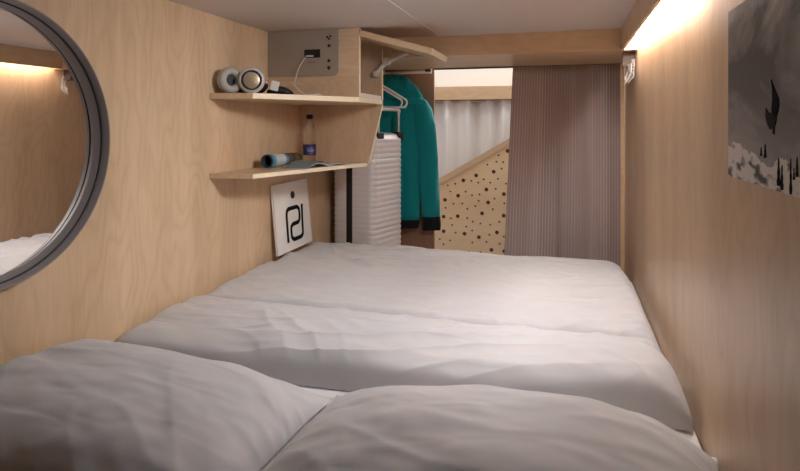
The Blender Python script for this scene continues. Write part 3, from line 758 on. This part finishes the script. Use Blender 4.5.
def sstep(a, c, x):
    q = max(0, min(1, (x-a)/(c-a))); return q*q*(3-2*q)
def ridged(x, y, z):
    return (1 - abs(noise.noise(Vector((x, y, z)))*1.9))
def wr(x, y):
    """cloth wrinkles, long in x with a slow diagonal drift, metres"""
    wx = x + .10*noise.noise(Vector((x*2, y*2, 7))); wy = y + .10*noise.noise(Vector((x*1.7, y*1.7, 3)))
    a = .0075*noise.noise(Vector((wx*1.6, (wy + .16*wx)*8, 0)))
    m1 = .5 + .5*noise.noise(Vector((x*1.6, y*1.6, 21)))
    c = .0075*m1*max(0, ridged(wx*2.0, (wy - .22*wx)*11, 5))**3
    d = .0040*noise.noise(Vector((wx*5, (wy+.5*wx)*18, 9)))
    e = .0060*max(0, ridged(wx*4.5, (wy + .75*wx)*6, 15))**5*max(0, noise.noise(Vector((x*2.2, y*2.2, 31))) + .2)
    return a + c + d*.7 + e

# duvet: closed mesh, top follows the far flat part, the turned fold and its rounded front edge
DX0, DX1 = XL+.004, XR-.006
def front_y(x): return 1.450 + .035*(x+.5) + .012*noise.noise(Vector((x*2.2, 0, 4)))
def crease_y(x): return 1.80 - .028*(x+.5)*.6 + .015*noise.noise(Vector((x*2.6, 1, 8)))
def right_x(y):
    q = sstep(1.30, 1.55, y)*(1-sstep(1.66, 1.80, y))
    far = .272 - .012*sstep(2.3, 2.85, y)
    return far + (.286-far)*q if y > 1.55 else .268 + (.286-.268)*sstep(1.30, 1.55, y)
def top_z(x, y):
    cy = crease_y(x)
    far = -.611 - .012*sstep(2.1, 2.85, y) + .002*math.sin(sstep(cy, 2.88, y)*PI)
    near = -.617 + .012*math.sin(sstep(1.45, 1.82, y)*PI) + .006*sstep(-.4, .25, x)
    k = sstep(cy+.022, cy-.022, y)
    z = far + (near-far)*(1 - sstep(cy-.02, cy+.03, y))
    dq = y-cy-.018
    z -= .038*math.exp(-(dq/(.012 if dq < 0 else .020))**2)*(.6+.45*(.5+.5*noise.noise(Vector((x*3, 2, 2)))))
    z -= .005*math.exp(-((y-cy-.12)/.06)**2)
    z += wr(x, y)*1.8
    # radial puckers along the turned edge
    z += .004*math.exp(-((y-cy+.05)/.05)**2)*noise.noise(Vector((x*22, y*3, 2)))
    return z
b = B(); nx, ny = 300, 380; g = []
def edgemap(q, k=2.0):   # more rows near both ends
    return .5 - .5*math.cos(PI*q) if False else (q + .12*(-math.sin(2*PI*q))/ (2*PI) * 6)
for i in range(nx+1):
    q = edgemap(i/nx); col = []
    for j in range(ny+1):
        r = edgemap(j/ny)
        x = DX0 + (.29-DX0)*q
        y0 = front_y(x); y1 = 2.883
        # rounded far right corner
        cr = .11; ov = max(0, x - (.262-cr)); y1 -= (cr - math.sqrt(max(0, cr*cr - min(ov, cr)**2)))*1.0
        y = y0 + (y1-y0)*r
        rx = right_x(y); x = DX0 + (rx-DX0)*q
        z = top_z(x, y)
        ef = y - y0; eb = y1 - y; er = rx - x; el = x - DX0
        def rnd_(e, w): 
            e = max(0, min(1, e/w)); return math.sqrt(max(0, 1-(1-e)**2))
        kf = rnd_(ef, .085); kb = rnd_(eb, .07); kr = rnd_(er, .085 if y < 1.75 else .06); kl = .45 + .55*rnd_(el, .06)
        zb = ZS_ + .005
        z = zb + (z - zb)*kf*kb*kr*kl
        cyy = crease_y(x); lip = .012*math.exp(-((y-cyy+.010)/.014)**2)*kr
        col.append(b.verts.new((x, y + lip - .022*math.sin(PI*min(1, max(0, ef/.085)))*(1 if ef < .085 else 0), z)))
    g.append(col)
for i in range(nx):
    for j in range(ny): b.faces.new((g[i][j], g[i+1][j], g[i+1][j+1], g[i][j+1]))
loop = [g[i][0] for i in range(nx+1)] + [g[nx][j] for j in range(1, ny+1)] + [g[i][ny] for i in range(nx-1, -1, -1)] + [g[0][j] for j in range(ny-1, 0, -1)]
cv = b.verts.new((-.5, 2.1, ZS_+.004))
low = [b.verts.new((v.co.x, v.co.y, ZS_+.004)) for v in loop]
n = len(loop)
for i in range(n):
    b.faces.new((loop[i], low[i], low[(i+1)%n], loop[(i+1)%n])); b.faces.new((low[i], cv, low[(i+1)%n]))
bmesh.ops.recalc_face_normals(b, faces=b.faces)
mk('duvet', b, M_bed, smooth=True, label='pale grey duvet spread over the bed with its near half turned back', cat='duvet')

# pillows
def pillow(label, cx, cy, hx, hy, h, rot, seed, base, skew=0.0, tilt=(0,0), side=0, exl=3.2):
    b = B(); n = 120; top = []; bot = []
    Mp = Matrix.Translation((cx, cy, base)) @ Matrix.Rotation(rot, 4, 'Z')
    def f(u, v):
        a = max(0, 1-abs(u)**(exl if u < 0 else 3.2))**(.5 if u < 0 and exl > 5 else 1); c = max(0, 1-abs(v)**2.5)
        return (a**.60)*(c**.62)
    for i in range(n+1):
        ct, cb = [], []
        u0 = -1 + 2*i/n; u = math.sin(u0*PI/2)*.55 + u0*.45
        for j in range(n+1):
            v0 = -1 + 2*j/n; v = math.sin(v0*PI/2)*.55 + v0*.45
            pin = 1 - .045*(1-u*u)*abs(v)**3*0 
            x = u*hx*(1 - .05*(1-v*v)*abs(u)**6); y = v*hy*(1 - .06*(1-u*u)*abs(v)**6)
            k = f(u, v)
            edge = min(1, k*1.6)
            ang = math.atan2(v, u); rad = math.hypot(u, v)
            rim = sstep(.45, .95, max(abs(u), abs(v)))
            wx = x + .05*noise.noise(Vector((x*4, y*4, seed+1))); wy = y + .05*noise.noise(Vector((x*4, y*4, seed+5)))
            w = .012*noise.noise(Vector((wx*3+seed, wy*5+wx*2, seed)))
            w += .0045*noise.noise(Vector((wx*7+wy*9, wy*11-wx*6, seed+4)))
            w += .0055*max(0, ridged(wx*2.2+seed, (wy+.55*wx)*6, seed+2))**5*(.5+.5*noise.noise(Vector((x*3, y*3, seed+8))))
            w += .0018*noise.noise(Vector((wx*16+wy*22, wy*26-wx*14, seed+6)))
            w += .007*rim*noise.noise(Vector((ang*5.0, rad*1.5, seed+3)))
            zt = h*k*(1 + skew*u + side*v) + w*edge + .010
            zbm = -.0 + .012*noise.noise(Vector((u*2, v*2, seed)))*0 + .0
            p = Vector((x, y, zt + tilt[0]*x + tilt[1]*y)); q = Vector((x, y, .001 if k > .25 else .001 + .012*(1-k/.25)))
            if i in (0, n) or j in (0, n): p.z = q.z + .002
            p.z = max(p.z, q.z + .002)
            ct.append(b.verts.new(Mp @ p)); cb.append(b.verts.new(Mp @ q))
        top.append(ct); bot.append(cb)
    for i in range(n):
        for j in range(n):
            b.faces.new((top[i][j], top[i+1][j], top[i+1][j+1], top[i][j+1]))
            b.faces.new((bot[i][j], bot[i][j+1], bot[i+1][j+1], bot[i+1][j]))
    rim = [(i,0) for i in range(n+1)] + [(n,j) for j in range(1,n+1)] + [(i,n) for i in range(n-1,-1,-1)] + [(0,j) for j in range(n-1,0,-1)]
    m = len(rim)
    for k in range(m):
        a, c = rim[k], rim[(k+1)%m]
        b.faces.new((top[a[0]][a[1]], bot[a[0]][a[1]], bot[c[0]][c[1]], top[c[0]][c[1]]))
    bmesh.ops.recalc_face_normals(b, faces=b.faces)
    return mk('pillow', b, M_bed, smooth=True, label=label, cat='pillow')
pillow('pale grey pillow by the left wall under the round mirror, partly behind the other pillow', -.935, 1.105, .362, .275, .126, R(-2), 2.3, ZS_+.006, skew=-.10, exl=44)
pillow('pale grey pillow in the foreground nearest the right wall, overlapping the other pillow', -.147, 1.070, .434, .292, .164, R(-3), 7.1, ZS_+.006, skew=.20)

# ------------------------------------------------------------------ light
def area(name, loc, rot, sx, sy, power, col, spread=180):
    l = bpy.data.lights.new(name, 'AREA'); l.shape = 'RECTANGLE'; l.size = sx; l.size_y = sy; l.energy = power; l.color = col; l.spread = R(spread)
    o = bpy.data.objects.new(name, l); C.objects.link(o); o.location = (loc[0], loc[1], loc[2]+E); o.rotation_euler = rot; return o
area('added_corridor_top_light', (-.5, 3.85, 1.19), (0,0,0), 2.4, .5, 7, (1,.98,.95))  # unseen area light added to brighten the corridor
area('added_cabin_light', (-.06, 1.54, ZC-.03), (R(14),R(46),0), .30, .26, 5.0, (.96,.985,1), 130)  # no fixture here: added out of view to brighten left wall and bed
area('added_corridor_back_light', (-.45, YCo-.06, .66), (R(-86),0,0), 1.3, .22, 13, (1,.98,.96))  # added, hidden by the beam, for grazing light over the duvet
w = bpy.data.worlds.new('World'); bpy.context.scene.world = w; w.use_nodes = True
w.node_tree.nodes['Background'].inputs[0].default_value = (.9,.93,1,1); w.node_tree.nodes['Background'].inputs[1].default_value = .3

# ------------------------------------------------------------------ camera
cam = bpy.data.cameras.new('camera'); co = bpy.data.objects.new('camera', cam); C.objects.link(co)
co.location = (0, 0, E); co.rotation_euler = (R(90), 0, math.atan(166/580))
cam.sensor_width = 36; cam.lens = 580/800*36; cam.shift_y = (125-235.5)/800; cam.clip_start = .02
sc = bpy.context.scene; sc.camera = co
sc.view_settings.view_transform = 'Standard'; sc.view_settings.look = 'None'; sc.view_settings.gamma = 1; sc.view_settings.use_curve_mapping = False
sc.view_settings.exposure = .82
sc.cycles.diffuse_bounces = 8; sc.cycles.max_bounces = 16
